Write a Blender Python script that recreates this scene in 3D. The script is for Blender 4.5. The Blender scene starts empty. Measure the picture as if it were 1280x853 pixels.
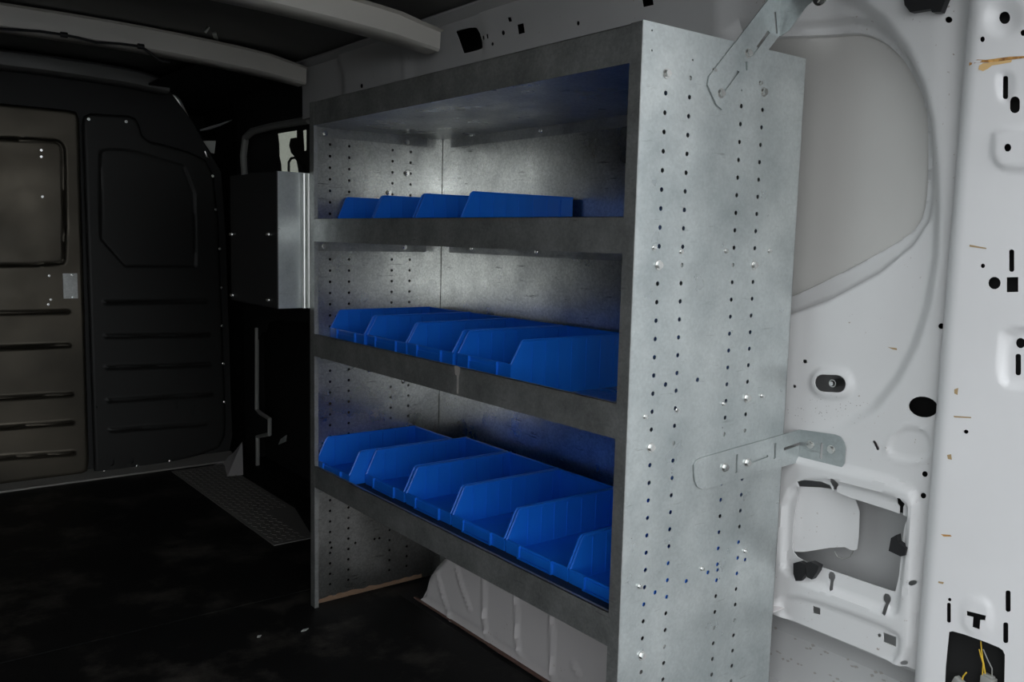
import bpy, bmesh, math, random
from mathutils import Vector, Matrix
from mathutils.geometry import delaunay_2d_cdt
random.seed(7)
C = bpy.context.scene.collection
V = Vector

# ------------------------------------------------------------------ camera
CAM = V((-0.848042, -0.836389, 0.859144))
YAW, PITCH, ROLL, FPX = 0.658268, -0.115830, 0.0237676, 1105.79
_f = V((math.sin(YAW)*math.cos(PITCH), math.cos(YAW)*math.cos(PITCH), math.sin(PITCH)))
_r = V((math.cos(YAW), -math.sin(YAW), 0)); _u = _r.cross(_f)
RX = _r*math.cos(ROLL) + _u*math.sin(ROLL)
UP = -_r*math.sin(ROLL) + _u*math.cos(ROLL)
cd = bpy.data.cameras.new('camera'); cam = bpy.data.objects.new('camera', cd); C.objects.link(cam)
cd.sensor_width = 36; cd.lens = FPX/1280*36; cd.clip_start = .02; cd.clip_end = 100
m = Matrix((RX, UP, -_f)).transposed().to_4x4(); m.translation = CAM; cam.matrix_world = m
bpy.context.scene.camera = cam

def on_plane(px, py, p0, n):
    """point of the plane (p0, n) that the photograph shows at px, py"""
    d = _f + RX*((px-640)/FPX) - UP*((py-426.5)/FPX)
    t = (V(p0)-CAM).dot(V(n))/d.dot(V(n))
    return CAM + d*t
AX = [V((1,0,0)), V((0,1,0)), V((0,0,1))]
def U(px, py, ax, val): return on_plane(px, py, AX[ax]*val, AX[ax])
def uvx(pts, val): return [(lambda q: (q.y, q.z))(U(a, b, 0, val)) for a, b in pts]      # on a wall x = val
def uvy(pts, val): return [(lambda q: (q.x, q.z))(U(a, b, 1, val)) for a, b in pts]      # on a plane y = val
def uvz(pts, val): return [(lambda q: (q.x, q.y))(U(a, b, 2, val)) for a, b in pts]

# --------------------------------------------------------------- materials
def ramp(nt, src, lo, hi, c0, c1):
    r = nt.nodes.new('ShaderNodeValToRGB'); r.color_ramp.elements[0].position = lo; r.color_ramp.elements[1].position = hi
    r.color_ramp.elements[0].color = (*c0, 1); r.color_ramp.elements[1].color = (*c1, 1)
    nt.links.new(src, r.inputs[0]); return r.outputs[0]
def noise(nt, scale, detail=3, stretch=None, rough=.5):
    t = nt.nodes.new('ShaderNodeTexCoord'); n = nt.nodes.new('ShaderNodeTexNoise')
    n.inputs['Scale'].default_value = scale; n.inputs['Detail'].default_value = detail; n.inputs['Roughness'].default_value = rough
    if stretch:
        mp = nt.nodes.new('ShaderNodeMapping'); mp.inputs['Scale'].default_value = stretch
        nt.links.new(t.outputs['Object'], mp.inputs[0]); nt.links.new(mp.outputs[0], n.inputs[0])
    else: nt.links.new(t.outputs['Object'], n.inputs[0])
    return n.outputs[0]
def mul(nt, a, b):
    x = nt.nodes.new('ShaderNodeMix'); x.data_type = 'RGBA'; x.blend_type = 'MULTIPLY'; x.inputs[0].default_value = 1
    nt.links.new(a, x.inputs[6]); nt.links.new(b, x.inputs[7]); return x.outputs[2]
def new_mat(name, col, rough=.5, metal=0, **kw):
    mt = bpy.data.materials.new(name); mt.use_nodes = True
    b = mt.node_tree.nodes['Principled BSDF']
    b.inputs['Base Color'].default_value = (*col, 1); b.inputs['Roughness'].default_value = rough; b.inputs['Metallic'].default_value = metal
    for k, v in kw.items(): b.inputs[k.replace('_', ' ')].default_value = v
    return mt, mt.node_tree, b
def bump(nt, b, src, strength, dist=.001):
    n = nt.nodes.new('ShaderNodeBump'); n.inputs['Strength'].default_value = strength; n.inputs['Distance'].default_value = dist
    nt.links.new(src, n.inputs['Height']); nt.links.new(n.outputs[0], b.inputs['Normal'])

def galvanised(name, lo, hi, rlo, rhi, metal=.85, spangle=.25, scale=9, dirt=.4, stretch=None):
    mt, nt, b = new_mat(name, hi, .4, metal)
    big = ramp(nt, noise(nt, scale, 5, stretch, .6), .3, .7, lo, hi)
    t = nt.nodes.new('ShaderNodeTexCoord'); vo = nt.nodes.new('ShaderNodeTexVoronoi'); vo.inputs['Scale'].default_value = 260
    nt.links.new(t.outputs['Object'], vo.inputs[0])
    sp = nt.nodes.new('ShaderNodeRGBToBW'); nt.links.new(vo.outputs['Color'], sp.inputs[0])
    spr = ramp(nt, sp.outputs[0], .2, .8, (1-spangle,)*3, (1, 1, 1))
    c = mul(nt, big, spr)
    # short dark scuffs
    sc = ramp(nt, noise(nt, 7, 6, (2.2, 2.2, 22), .65), .63, .70, (1, 1, 1), (1-dirt,)*3)
    c = mul(nt, c, sc)
    nt.links.new(c, b.inputs['Base Color'])
    rr = ramp(nt, noise(nt, scale*2.1, 4), .3, .7, (rlo,)*3, (rhi,)*3)
    nt.links.new(rr, b.inputs['Roughness'])
    bump(nt, b, sp.outputs[0], .03, .0004)
    return mt
M = {}
M['galv'] = galvanised('galvanised_steel', (.40,.44,.445), (.64,.675,.67), .26, .42, .6, .08, 8, .3)
M['galv_in'] = galvanised('galvanised_steel_mottled', (.52,.53,.52), (.84,.85,.82), .25, .35, 1, .22, 6, .6)
M['galv_dull'] = galvanised('galvanised_steel_dull', (.33,.34,.33), (.56,.575,.565), .36, .5, .75, .15, 14, .3, (1, 1, 1))
M['zinc'] = new_mat('zinc_plated_bolt', (.8,.8,.78), .22, 1)[0]
def paint(name, col, rough=.35, spots=.0, var=.06, coat=.3):
    mt, nt, b = new_mat(name, col, rough)
    b.inputs['Coat Weight'].default_value = coat; b.inputs['Coat Roughness'].default_value = .12
    c = ramp(nt, noise(nt, 5, 4), .3, .7, tuple(x*(1-var) for x in col), col)
    if spots:
        s = ramp(nt, noise(nt, 160, 2), .70, .76, (1, 1, 1), (.55,.48,.42))
        mask = ramp(nt, noise(nt, 9, 3), .52, .62, (0,)*3, (1,)*3)
        x = nt.nodes.new('ShaderNodeMix'); x.data_type = 'RGBA'; nt.links.new(mask, x.inputs[0])
        x.inputs[6].default_value = (1, 1, 1, 1); nt.links.new(s, x.inputs[7]); c = mul(nt, c, x.outputs[2])
    nt.links.new(c, b.inputs['Base Color'])
    return mt
M['white'] = paint('white_van_paint', (.76,.755,.755), .38, .5)
M['pillar'] = paint('white_pillar_paint', (.79,.785,.79), .34)
M['outer'] = paint('grey_white_primer', (.50,.50,.50), .5)
M['skin'] = paint('warm_grey_outer_panel', (.66,.645,.62), .4)
M['roof'] = paint('grey_roof_skin', (.17,.17,.165), .55, coat=.1)
M['rib'] = paint('roof_rib_paint', (.74,.71,.655), .4)
M['arch'] = paint('wheel_arch_paint', (.80,.765,.765), .45, .4)
M['black'] = new_mat('black_plastic', (.012,.012,.013), .5)[0]
M['liner'] = new_mat('dark_grey_bounce_cut', (.10,.10,.10), .7)[0]  # unseen left wall, toned dark to cut bounced light
M['cab'] = new_mat('black_lining_and_shade', (.006,.006,.006), .8)[0]  # near-black, with the darkness of the cab and hollows painted in
mt, nt, b = new_mat('bulkhead_bronze_steel', (.2,.18,.15), .42, .8)
nt.links.new(ramp(nt, noise(nt, 3, 4), .3, .7, (.055,.050,.040), (.115,.10,.078)), b.inputs['Base Color'])
nt.links.new(ramp(nt, noise(nt, 8, 4), .3, .7, (.34,)*3, (.5,)*3), b.inputs['Roughness'])
M['bronze'] = mt
M['bulk'] = new_mat('bulkhead_charcoal_steel', (.024,.024,.023), .5, .4)[0]
M['bulkblack'] = new_mat('bulkhead_black_steel', (.012,.012,.012), .6)[0]
mt, nt, b = new_mat('black_rubber_mat', (.012,.012,.012), .6)
b.inputs['Specular IOR Level'].default_value = .25
du = ramp(nt, noise(nt, 4.5, 7, None, .68), .5, .78, (.006,.006,.006), (.085,.076,.066))
nt.links.new(du, b.inputs['Base Color']); bump(nt, b, noise(nt, 300, 2), .3, .001)
M['rubber'] = mt
mt, nt, b = new_mat('blue_polypropylene', (.006,.135,.66), .38)
b.inputs['Subsurface Weight'].default_value = 0
nt.links.new(ramp(nt, noise(nt, 12, 3, (1, 1, .3)), .3, .7, (.006,.15,.74), (.010,.19,.86)), b.inputs['Base Color'])
M['blue'] = mt
M['tread'] = new_mat('grey_tread_plate', (.30,.29,.27), .5, .5)[0]
M['boxside'] = new_mat('dark_grey_cabinet_paint', (.022,.022,.023), .6)[0]
M['strip'] = new_mat('pale_trim_and_glint', (.86,.88,.85), .28, .6)[0]
M['yellow'] = new_mat('yellow_wire', (.75,.5,.05), .4)[0]
M['greyplastic'] = new_mat('grey_connector', (.35,.35,.33), .5)[0]
mt, nt, b = new_mat('rust_stain', (.5,.24,.05), .8)
nt.links.new(ramp(nt, noise(nt, 90, 4), .35, .65, (.75,.42,.12), (.20,.07,.02)), b.inputs['Base Color'])
M['rust'] = mt
M['rust_pale'] = new_mat('pale_rust_run', (.75,.50,.22), .7)[0]
M['weld'] = new_mat('rusty_weld_seam', (.16,.09,.075), .8)[0]
M['rust_dull'] = new_mat('dull_rust_edge', (.22,.14,.09), .85)[0]
M['tan'] = new_mat('dirty_scuff', (.42,.30,.16), .8)[0]
M['dirt'] = new_mat('grey_dirt', (.36,.34,.32), .8)[0]
mt, nt, b = new_mat('tinted_window_glass', (.12,.125,.105), .03); b.inputs['Transmission Weight'].default_value = 1; b.inputs['IOR'].default_value = 1.45
M['glass'] = mt
mt, nt, b = new_mat('asphalt', (.16,.16,.155), .9)
nt.links.new(ramp(nt, noise(nt, 30, 6), .3, .7, (.07,.07,.068), (.11,.108,.105)), b.inputs['Base Color'])
M['asphalt'] = mt

# ----------------------------------------------------------------- helpers
def tag(o, label=None, cat=None, group=None, kind=None):
    if label: o['label'] = label
    if cat: o['category'] = cat
    if group: o['group'] = group
    if kind: o['kind'] = kind
    return o
def empty(name, loc=(0,0,0)):
    o = bpy.data.objects.new(name, None); o.location = loc; o.empty_display_size = .05; C.objects.link(o); return o
def link(name, me, mat, parent=None, loc=None):
    if mat and not me.materials: me.materials.append(mat)
    o = bpy.data.objects.new(name, me); C.objects.link(o)
    if parent:
        o.parent = parent
        if loc is None: o.location = -V(parent.location) if not parent.parent else (0,0,0)
    if loc is not None: o.location = loc
    return o
def finish(bm, name, mat, parent=None, loc=None, smooth=35, bevel=0):
    if bevel:
        es = [e for e in bm.edges if len(e.link_faces) == 2 and e.calc_face_angle(0) > .5]
        bmesh.ops.bevel(bm, geom=es, offset=bevel, segments=2, affect='EDGES', profile=.5, clamp_overlap=True)
    bmesh.ops.recalc_face_normals(bm, faces=bm.faces[:])
    me = bpy.data.meshes.new(name); bm.to_mesh(me); bm.free()
    if smooth:
        me.shade_smooth(); me.set_sharp_from_angle(angle=math.radians(smooth))
    return link(name, me, mat, parent, loc)
def box(bm, a, b, mat4=None):
    vs = [bm.verts.new((x, y, z)) for x in (a[0], b[0]) for y in (a[1], b[1]) for z in (a[2], b[2])]
    for f in ((0,1,3,2),(4,6,7,5),(0,4,5,1),(2,3,7,6),(0,2,6,4),(1,5,7,3)): bm.faces.new([vs[i] for i in f])
    if mat4: bmesh.ops.transform(bm, matrix=mat4, verts=vs)
    return vs
def prism(bm, pts, ext):
    """closed polygon pts (3-D) extruded by the vector ext"""
    ext = V(ext); a = [bm.verts.new(p) for p in pts]; b = [bm.verts.new(V(p)+ext) for p in pts]; n = len(a)
    bm.faces.new(a); bm.faces.new(b[::-1])
    for i in range(n): bm.faces.new((a[i], b[i], b[(i+1) % n], a[(i+1) % n]))
def tube(bm, pts, r, n=8, caps=True):
    pts = [V(p) for p in pts]; rings = []
    ref = V((0,0,1))
    for i, p in enumerate(pts):
        t = (pts[min(i+1, len(pts)-1)] - pts[max(i-1, 0)]).normalized()
        if abs(t.dot(ref)) > .95: ref = V((1,0,0)) if abs(t.x) < .9 else V((0,1,0))
        a = t.cross(ref).normalized(); c = t.cross(a)
        rr = r[i] if isinstance(r, (list, tuple)) else r
        rings.append([bm.verts.new(p + (a*math.cos(k*2*math.pi/n) + c*math.sin(k*2*math.pi/n))*rr) for k in range(n)])
    for i in range(len(rings)-1):
        for k in range(n): bm.faces.new((rings[i][k], rings[i][(k+1) % n], rings[i+1][(k+1) % n], rings[i+1][k]))
    if caps: bm.faces.new(rings[0][::-1]); bm.faces.new(rings[-1])
def circ(u, v, r, n=12, rv=None, rot=0):
    rv = rv or r; c, s = math.cos(rot), math.sin(rot)
    return [(u + r*math.cos(k*2*math.pi/n)*c - rv*math.sin(k*2*math.pi/n)*s, v + r*math.cos(k*2*math.pi/n)*s + rv*math.sin(k*2*math.pi/n)*c) for k in range(n)]
def rrect(u0, v0, u1, v1, r, n=4):
    o = []
    for cx, cy, a in ((u1-r, v1-r, 0), (u0+r, v1-r, 90), (u0+r, v0+r, 180), (u1-r, v0+r, 270)):
        for k in range(n+1):
            t = math.radians(a + 90*k/n); o.append((cx+r*math.cos(t), cy+r*math.sin(t)))
    return o
def stadium(ax, ay, bx, by, r, n=6):
    a = math.atan2(by-ay, bx-ax); o = []
    for k in range(n+1): t = a - math.pi/2 + math.pi*k/n; o.append((bx+r*math.cos(t), by+r*math.sin(t)))
    for k in range(n+1): t = a + math.pi/2 + math.pi*k/n; o.append((ax+r*math.cos(t), ay+r*math.sin(t)))
    return o
def smooth_poly(pts, it=2):
    for _ in range(it):
        o = []
        for i in range(len(pts)):
            a, b = pts[i], pts[(i+1) % len(pts)]
            o += [(a[0]*.75+b[0]*.25, a[1]*.75+b[1]*.25), (a[0]*.25+b[0]*.75, a[1]*.25+b[1]*.75)]
        pts = o
    return pts
def inside(poly, x, y):
    c = False; j = len(poly)-1
    for i in range(len(poly)):
        xi, yi = poly[i]; xj, yj = poly[j]
        if (yi > y) != (yj > y) and x < (xj-xi)*(y-yi)/(yj-yi)+xi: c = not c
        j = i
    return c
def dist(poly, x, y, closed=True):
    best = 1e9; n = len(poly)
    for i in range(n if closed else n-1):
        ax, ay = poly[i]; bx, by = poly[(i+1) % n]; dx, dy = bx-ax, by-ay
        L = dx*dx+dy*dy; t = 0 if L == 0 else max(0, min(1, ((x-ax)*dx+(y-ay)*dy)/L))
        d = (x-ax-t*dx)**2+(y-ay-t*dy)**2
        if d < best: best = d
    return math.sqrt(best)
def sm(t): t = max(0, min(1, t)); return t*t*(3-2*t)
class Field:
    """smooth step of a polygon: 1 inside, 0 outside, over the width w centred on its outline"""
    def __init__(s, poly, w, amp):
        s.p, s.w, s.a = poly, w, amp
        s.bb = (min(q[0] for q in poly)-w, max(q[0] for q in poly)+w, min(q[1] for q in poly)-w, max(q[1] for q in poly)+w)
    def __call__(s, u, v):
        b = s.bb
        if u < b[0] or u > b[1] or v < b[2] or v > b[3]: return 0
        d = dist(s.p, u, v); d = d if inside(s.p, u, v) else -d
        return s.a*sm(.5 + d/s.w)
class Ridge:
    def __init__(s, line, w, amp): s.p, s.w, s.a = line, w, amp
    def __call__(s, u, v):
        d = dist(s.p, u, v, False); return s.a*(1-sm(d/s.w)) if d < s.w else 0
def sheet(name, outline, holes, steps, fn, thick, mat, parent=None, lines=(), smooth=30, region=None):
    """sheet metal: a triangulated panel with real cut holes; fn maps (u, v) to space, thick is the offset of its rear face"""
    pts, edges = [], []
    def ring(poly, step=None, closed=True):
        q = []
        n = len(poly)
        for i in range(n if closed else n-1):
            a, b = poly[i], poly[(i+1) % n]; L = math.dist(a, b); k = max(1, int(L/step)) if step else 1
            for j in range(k): q.append((a[0]+(b[0]-a[0])*j/k, a[1]+(b[1]-a[1])*j/k))
        if not closed: q.append(poly[-1])
        s = len(pts); pts.extend(q)
        edges.extend((s+i, s+(i+1) % len(q)) for i in range(len(q) if closed else len(q)-1))
    ring(outline, steps[0][0])
    for h in holes: ring(h)
    for l in lines: ring(l, steps[0][0], False)
    boxes = [(min(q[0] for q in h), max(q[0] for q in h), min(q[1] for q in h), max(q[1] for q in h), h) for h in holes]
    us = [p[0] for p in outline]; vs = [p[1] for p in outline]
    def hit(u, v):
        return any(b[0] < u < b[1] and b[2] < v < b[3] and inside(b[4], u, v) for b in boxes)
    for step, u0, u1, v0, v1 in steps:
        u0, u1, v0, v1 = max(u0, min(us)), min(u1, max(us)), max(v0, min(vs)), min(v1, max(vs))
        if u1 <= u0 or v1 <= v0: continue
        nu, nv = max(1, int((u1-u0)/step)), max(1, int((v1-v0)/step))
        for i in range(1, nu):
            for j in range(1, nv):
                u, v = u0+(u1-u0)*i/nu, v0+(v1-v0)*j/nv
                if inside(outline, u, v) and not hit(u, v): pts.append((u, v))
    vv, ee, ff, *_ = delaunay_2d_cdt([V(p) for p in pts], edges, [], 0, 1e-6)
    keep = []
    for f in ff:
        cu = sum(vv[i].x for i in f)/len(f); cv = sum(vv[i].y for i in f)/len(f)
        if inside(outline, cu, cv) and not hit(cu, cv): keep.append(f)
    bm = bmesh.new(); used = sorted({i for f in keep for i in f})
    fr = {i: bm.verts.new(fn(vv[i].x, vv[i].y)) for i in used}
    for f in keep: bm.faces.new([fr[i] for i in f])
    if thick:
        th = V(thick); bound = [e for e in bm.edges if len(e.link_faces) == 1]
        bk = {fr[i]: None for i in used}
        for i in used: bk[fr[i]] = bm.verts.new(fr[i].co + th)
        for f in keep: bm.faces.new([bk[fr[i]] for i in reversed(f)])
        for e in bound:
            a, b = e.verts; bm.faces.new((a, b, bk[b], bk[a]))
    return finish(bm, name, mat, parent, None, smooth)
ALL = (-9, 9, -9, 9)

# ------------------------------------------------------- the shelving unit
L, D, H, FW = 1.0, .345, 1.143, .0215
S = {'top': .8916, 'mid': .6371, 'low': .3368}; LIP = .0499
PITCH_H, ZH = .0254, 1.056
COLX = (.0478, .0951, .2067, .2556)
unit = empty('shelving_unit', (0, 0, 0))
tag(unit, 'tall galvanised steel shelving unit with perforated ends holding blue bins', 'shelving unit')

def px_y(a, b, y=0): q = U(a, b, 1, y); return q.x, q.z
near_holes = []
bolt_cells = {(0,-1), (0,9), (3,9), (0,19), (3,-1), (3,17), (2,99), (0,31), (2,20), (3,20)}
for c, x in enumerate(COLX):
    for k in range(-1, 41):
        if (c, k) in bolt_cells or (k == -1 and c == 2): continue
        z = ZH - k*PITCH_H
        near_holes.append(circ(x, z, .0033, 10))
for a, b, r in ((832,481,.0036),(872,475,.0034),(819,741,.0034),(858,727,.0034),(885,716,.0034),(931.5,700,.0032),(897,713,.003),
                (815,38,.0015),(815,63,.0015),(866,75,.0015),(927,113,.0016)):
    near_holes.append(circ(*px_y(a, b), r, 10))
def side_panel(y, holes, inward, mat):
    fn = lambda u, v: V((u, y, v))
    o = sheet('side_panel', [(0, 0), (.355, 0), (.355, H), (0, H)], holes, [(.05, *ALL)], fn, (0, .0012*inward, 0), mat, unit)
    bm = bmesh.new()
    a, b = sorted((y, y+inward*FW))
    box(bm, (-.0006, a, 0), (.0006, b, H-.001)); box(bm, (.0006, b-.0008 if inward > 0 else a, .0), (.009, b if inward > 0 else a+.0008, H-.002))
    box(bm, (.3545, a, 0), (.3557, b, H-.03))
    finish(bm, 'flange', M['galv_dull'], o, (0,0,0), bevel=.0002)
    return o
near_panel = side_panel(0, near_holes, 1, M['galv'])
far_holes = [circ(x, ZH-k*PITCH_H, .0033, 8) for c, x in enumerate(COLX) for k in range(0, 41) if not (c in (0, 3) and k in (-1,))]
for a, b in ((444,679),(474,673),(414,685),(468,674),(420,396)): far_holes.append(circ(*px_y(a, b, L), .0034, 8))
far_panel = side_panel(L, far_holes, -1, M['galv_in'])

bm = bmesh.new(); box(bm, (D, .003, .285), (D+.0012, L-.003, 1.12))
finish(bm, 'back_panel', M['galv_in'], unit)

def deck(dk, o):
    bm = bmesh.new(); box(bm, (.0008, .0016, dk), (.343, L-.0016, dk+.001)); finish(bm, 'deck', M['galv_in'], o, (0,0,0), smooth=0)
def shelf(z, first=False):
    """tray: deck at the bottom of its upturned front lip, end and rear flanges turned down"""
    bm = bmesh.new(); dk = z - LIP
    xs = [(0, z), (.0, dk), (.343, dk)]
    box(bm, (-.0004, .0016, dk), (.0008, L-.0016, z))
    box(bm, (-.0004, .0016, z-.001), (.006, L-.0016, z))             # hem on the lip
    box(bm, (.004, L-.0030, dk-.021), (.300, L-.0020, dk)); box(bm, (.004, .0020, dk-.021), (.300, .0030, dk))
    box(bm, (.3425, .03, dk-.021), (.3435, L-.04, dk))
    o = finish(bm, 'shelf', M['galv_dull'], unit, bevel=.0003); deck(dk, o); return o
for k in ('top', 'mid', 'low'): shelf(S[k])
# top cover: same tray right at the head of the unit
bm = bmesh.new(); zt = H-.002; dk = 1.0915
box(bm, (-.0004, .0016, dk), (.0008, L-.0016, zt)); box(bm, (-.0004, .0016, zt-.001), (.008, L-.0016, zt)); box(bm, (.004, L-.0030, dk-.021), (.300, L-.0020, dk)); box(bm, (.004, .0020, dk-.021), (.300, .0030, dk)); box(bm, (.3425, .03, dk-.021), (.3435, L-.04, dk))
deck(dk, finish(bm, 'shelf', M['galv_dull'], unit, bevel=.0003))
bm = bmesh.new(); box(bm, (.012, .004, S['low']-LIP+.0012), (.34, L-.004, S['low']-.013))
liner = finish(bm, 'shelf_liner', M['black'], unit, bevel=.001); liner['label'] = 'black liner board'

def bolt_mesh(r=.0052):
    bm = bmesh.new()
    for rr, z0, z1, n in ((r*1.35, 0, .0009, 20), (r, .0009, .0048, 6)):
        bot = [bm.verts.new((rr*math.cos(k*2*math.pi/n), rr*math.sin(k*2*math.pi/n), z0)) for k in range(n)]
        top = [bm.verts.new((rr*.97*math.cos(k*2*math.pi/n), rr*.97*math.sin(k*2*math.pi/n), z1)) for k in range(n)]
        for k in range(n): bm.faces.new((bot[k], bot[(k+1) % n], top[(k+1) % n], top[k]))
        bm.faces.new(top)
    bmesh.ops.recalc_face_normals(bm, faces=bm.faces[:])
    me = bpy.data.meshes.new('bolt'); bm.to_mesh(me); bm.free(); me.materials.append(M['zinc']); return me
BOLT = bolt_mesh(); SCREW = bolt_mesh(.0032)
ROT = {'-y': (math.pi/2, 0, 0), '+y': (-math.pi/2, 0, 0), '-x': (0, -math.pi/2, 0), '+x': (0, math.pi/2, 0), '-z': (math.pi, 0, 0), '+z': (0, 0, 0)}
def bolt(pos, face, parent, me=None, s=1):
    o = bpy.data.objects.new('bolt' if me is not SCREW else 'screw', me or BOLT); C.objects.link(o)
    o.parent = parent; o.location = V(pos) - (V(parent.location) if parent.type == 'EMPTY' else V((0,0,0)))
    o.rotation_euler = ROT[face]; o.scale = (s, s, s); return o
for c, k in bolt_cells:
    if k < 40 and not (c in (2, 3) and k == 20): bolt((COLX[c], -.0003, ZH-k*PITCH_H), '-y', unit)
for a, b in ((817,310),(851,315),(907,314),(961,314),(806,521),(846,513),(904,505),(952,495),(799,733),(877,711),(931,689),(950,104),(892,88)):
    x, z = px_y(a, b); bolt((x, -.0003, z), '-y', unit, SCREW, .85)
for a, b in ((405.5,167),(508,178),(508,217),(485.5,241),(404,308),(505,309),(402,445.5),(461,463)):
    x, z = px_y(a, b, L); bolt((x, L-.0042, z), '-y', unit, BOLT, .9)
for a, b in ((677.5,164),(591,170),(591,311),(672,315),(529,372)):
    q = U(a, b, 0, D); bolt((D-.0022, q.y, q.z), '-x', unit, SCREW, 1)
bolt((.004, .60, S['mid']-LIP-.002), '-z', unit, SCREW)

# brackets that tie the unit to the van side
br = empty('mounting_bracket', (.138, -.004, .52)); tag(br, 'lower slotted steel angle bracket tying the shelving to the white wall above the square opening', 'bracket', 'slotted angle brackets on the near shelving end')
BY = -.0028; WX = .400
def strip_px(pts, y=BY): return [px_y(a, b, y) for a, b in pts]
strip = strip_px([(884,611.5),(878,612),(872,609),(869,602),(868,592),(868,582),(871,576),(877,572.7),(1003,537),(1003,577)])
sl = [strip_px(q) for q in ([(919.5,569),(922.5,568),(922,591),(919,592)], [(938,577),(960,569),(960.5,571.5),(938,580)], [(967.5,555),(970.5,554),(970,573),(967,574)], [(980,560),(1000,553),(1000,557),(980,563.5)])]
XB = .3965; strip[-1] = (XB, strip[-1][1]); strip[-2] = (XB, strip[-2][1])
sheet('bracket_plate', strip, sl, [(.02, *ALL)], lambda u, v: V((u, BY, v)), (0, .0018, 0), M['galv'], br)
z0, z1 = strip[-1][1], strip[-2][1]
wing = [(BY, z0), (BY, z1), (-.066, z1+.004), (-.076, z1+.002), (-.082, z1-.005), (-.085, z1-.013), (-.085, z0+.016), (-.081, z0+.009), (-.074, z0+.005), (-.060, z0+.003)]
wsl = [rrect(-.046, z0+.014, -.041, z1-.014, .002, 3)]
sheet('bracket_wing', wing, wsl, [(.02, *ALL)], lambda u, v: V((XB, u, v)), (.0018, 0, 0), M['galv'], br)
for a, b in ((904,584),(932,578)): x, z = px_y(a, b); bolt((x, BY-.0002, z), '-y', br)
for a, b in ((1013,556),(1039,562)): q = U(a, b, 0, XB); bolt((XB-.0002, q.y, q.z), '-x', br)

br2 = empty('mounting_bracket', (.145, -.004, 1.06)); tag(br2, 'upper slotted steel bracket rising diagonally from the shelving top corner to the roof rail', 'bracket', 'slotted angle brackets on the near shelving end')
st2 = strip_px([(903,137),(896,131),(885,106),(887,95),(960,0),(974,45)])
d2_ = V((st2[-2][0]-st2[-3][0], st2[-2][1]-st2[-3][1])).normalized()
st2[-1:] = [(.385, st2[-2][1]+d2_.y/d2_.x*(.385-st2[-2][0])), (.385, st2[-1][1]+d2_.y/d2_.x*(.385-st2[-1][0])), st2[-1]]
sl2 = [strip_px(q) for q in ([(904,112),(922,88),(924.5,90),(906,115)], [(940,66),(960,38),(962.5,41),(942,69)], [(930.5,77),(934.5,77),(934.5,88),(931,88)], [(967.5,15),(970,15),(972,42),(970,42)])]
sheet('bracket_plate', st2, sl2, [(.02, *ALL)], lambda u, v: V((u, BY, v)), (0, .0018, 0), M['galv'], br2)
xw = px_y(974, 45, BY)[0]
w2 = uvx([(974,46),(986,38),(1008,8),(1030,-10),(1010,-40),(975,-40)], xw)
sheet('bracket_wing', w2, [], [(.02, *ALL)], lambda u, v: V((xw, u, v)), (.0018, 0, 0), M['galv'], br2)
for a, b in ((899,117),(933,67)): x, z = px_y(a, b); bolt((x, BY-.0002, z), '-y', br2)
q = U(1026, -4, 0, xw); bolt((xw-.0002, q.y, q.z), '-x', br2, BOLT, 1.8)

# ---------------------------------------------------------------- the bins
def bin_mesh(w, d, h, s, lr=.31):
    t = .0022; lip = lr*h; bm = bmesh.new()
    prof = [(0, 0), (0, lip), (.002, lip+.002), (s, h-.003), (s+.004, h), (d, h), (d, 0)]
    for y in (0, w-t): prism(bm, [(x, y, z) for x, z in prof], (0, t, 0))
    box(bm, (0, t, 0), (d, w-t, .0025)); box(bm, (d-t, t, 0), (d, w-t, h)); box(bm, (0, t, .0025), (t, w-t, lip-.001))
    # rolled rim along the side, slope and lip
    for y in (.0011, w-.0011):
        tube(bm, [(x, y, z) for x, z in prof[1:6]], .0019, 6)
    tube(bm, [(.0011, 0, lip-.001), (.0011, w, lip-.001)], .0018, 6); tube(bm, [(d-.001, 0, h-.001), (d-.001, w, h-.001)], .0024, 6)
    # vertical stiffening ribs on both faces of each side
    for i, x in enumerate((.045, .075, .105, .135, .170, .205, .240)):
        if x < d-.01:
            for y0, y1 in ((-.0010, .0002), (t-.0002, t+.0014), (w-t-.0014, w-t+.0002), (w-.0002, w+.0010)):
                wd = .0045 if i % 2 else .0025
                box(bm, (x, y0, .004), (x+wd, y1, h-.004))
    for y in (w*.35, w*.65): box(bm, (d-.0028, y, .004), (d-t+.0001, y+.003, h-.004))
    bmesh.ops.recalc_face_normals(bm, faces=bm.faces[:])
    me = bpy.data.meshes.new('storage_bin'); bm.to_mesh(me); bm.free(); me.shade_smooth(); me.set_sharp_from_angle(angle=.6); me.materials.append(M['blue'])
    bm = bmesh.new()
    for y in (w*.24, w*.76): box(bm, (-.0045, y-.0022, .0), (.0004, y+.0022, lip+.0005))
    box(bm, (-.0040, w*.24, 0), (-.0010, w*.76, .003)); box(bm, (-.0018, w*.24, lip*.2), (0.0002, w*.76, lip*.86))
    bmesh.ops.recalc_face_normals(bm, faces=bm.faces[:])
    ml = bpy.data.meshes.new('label_holder'); bm.to_mesh(ml); bm.free(); ml.materials.append(M['blue'])
    return me, ml
W = .161
BM = bin_mesh(W, .272, .098, .026, .42), bin_mesh(W, .262, .071, .024), bin_mesh(.1545, .262, .071, .024), bin_mesh(W, .266, .098, .022, .60)
def put_bin(kind, x, y, z, label, group, rz=0):
    o = bpy.data.objects.new('storage_bin', BM[kind][0]); C.objects.link(o); o.location = (x, y, z); o.rotation_euler = (0, 0, rz)
    c = bpy.data.objects.new('label_holder', BM[kind][1]); C.objects.link(c); c.parent = o
    tag(o, label, 'storage bin', group)
zt = S['top']-LIP+.0012
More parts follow.
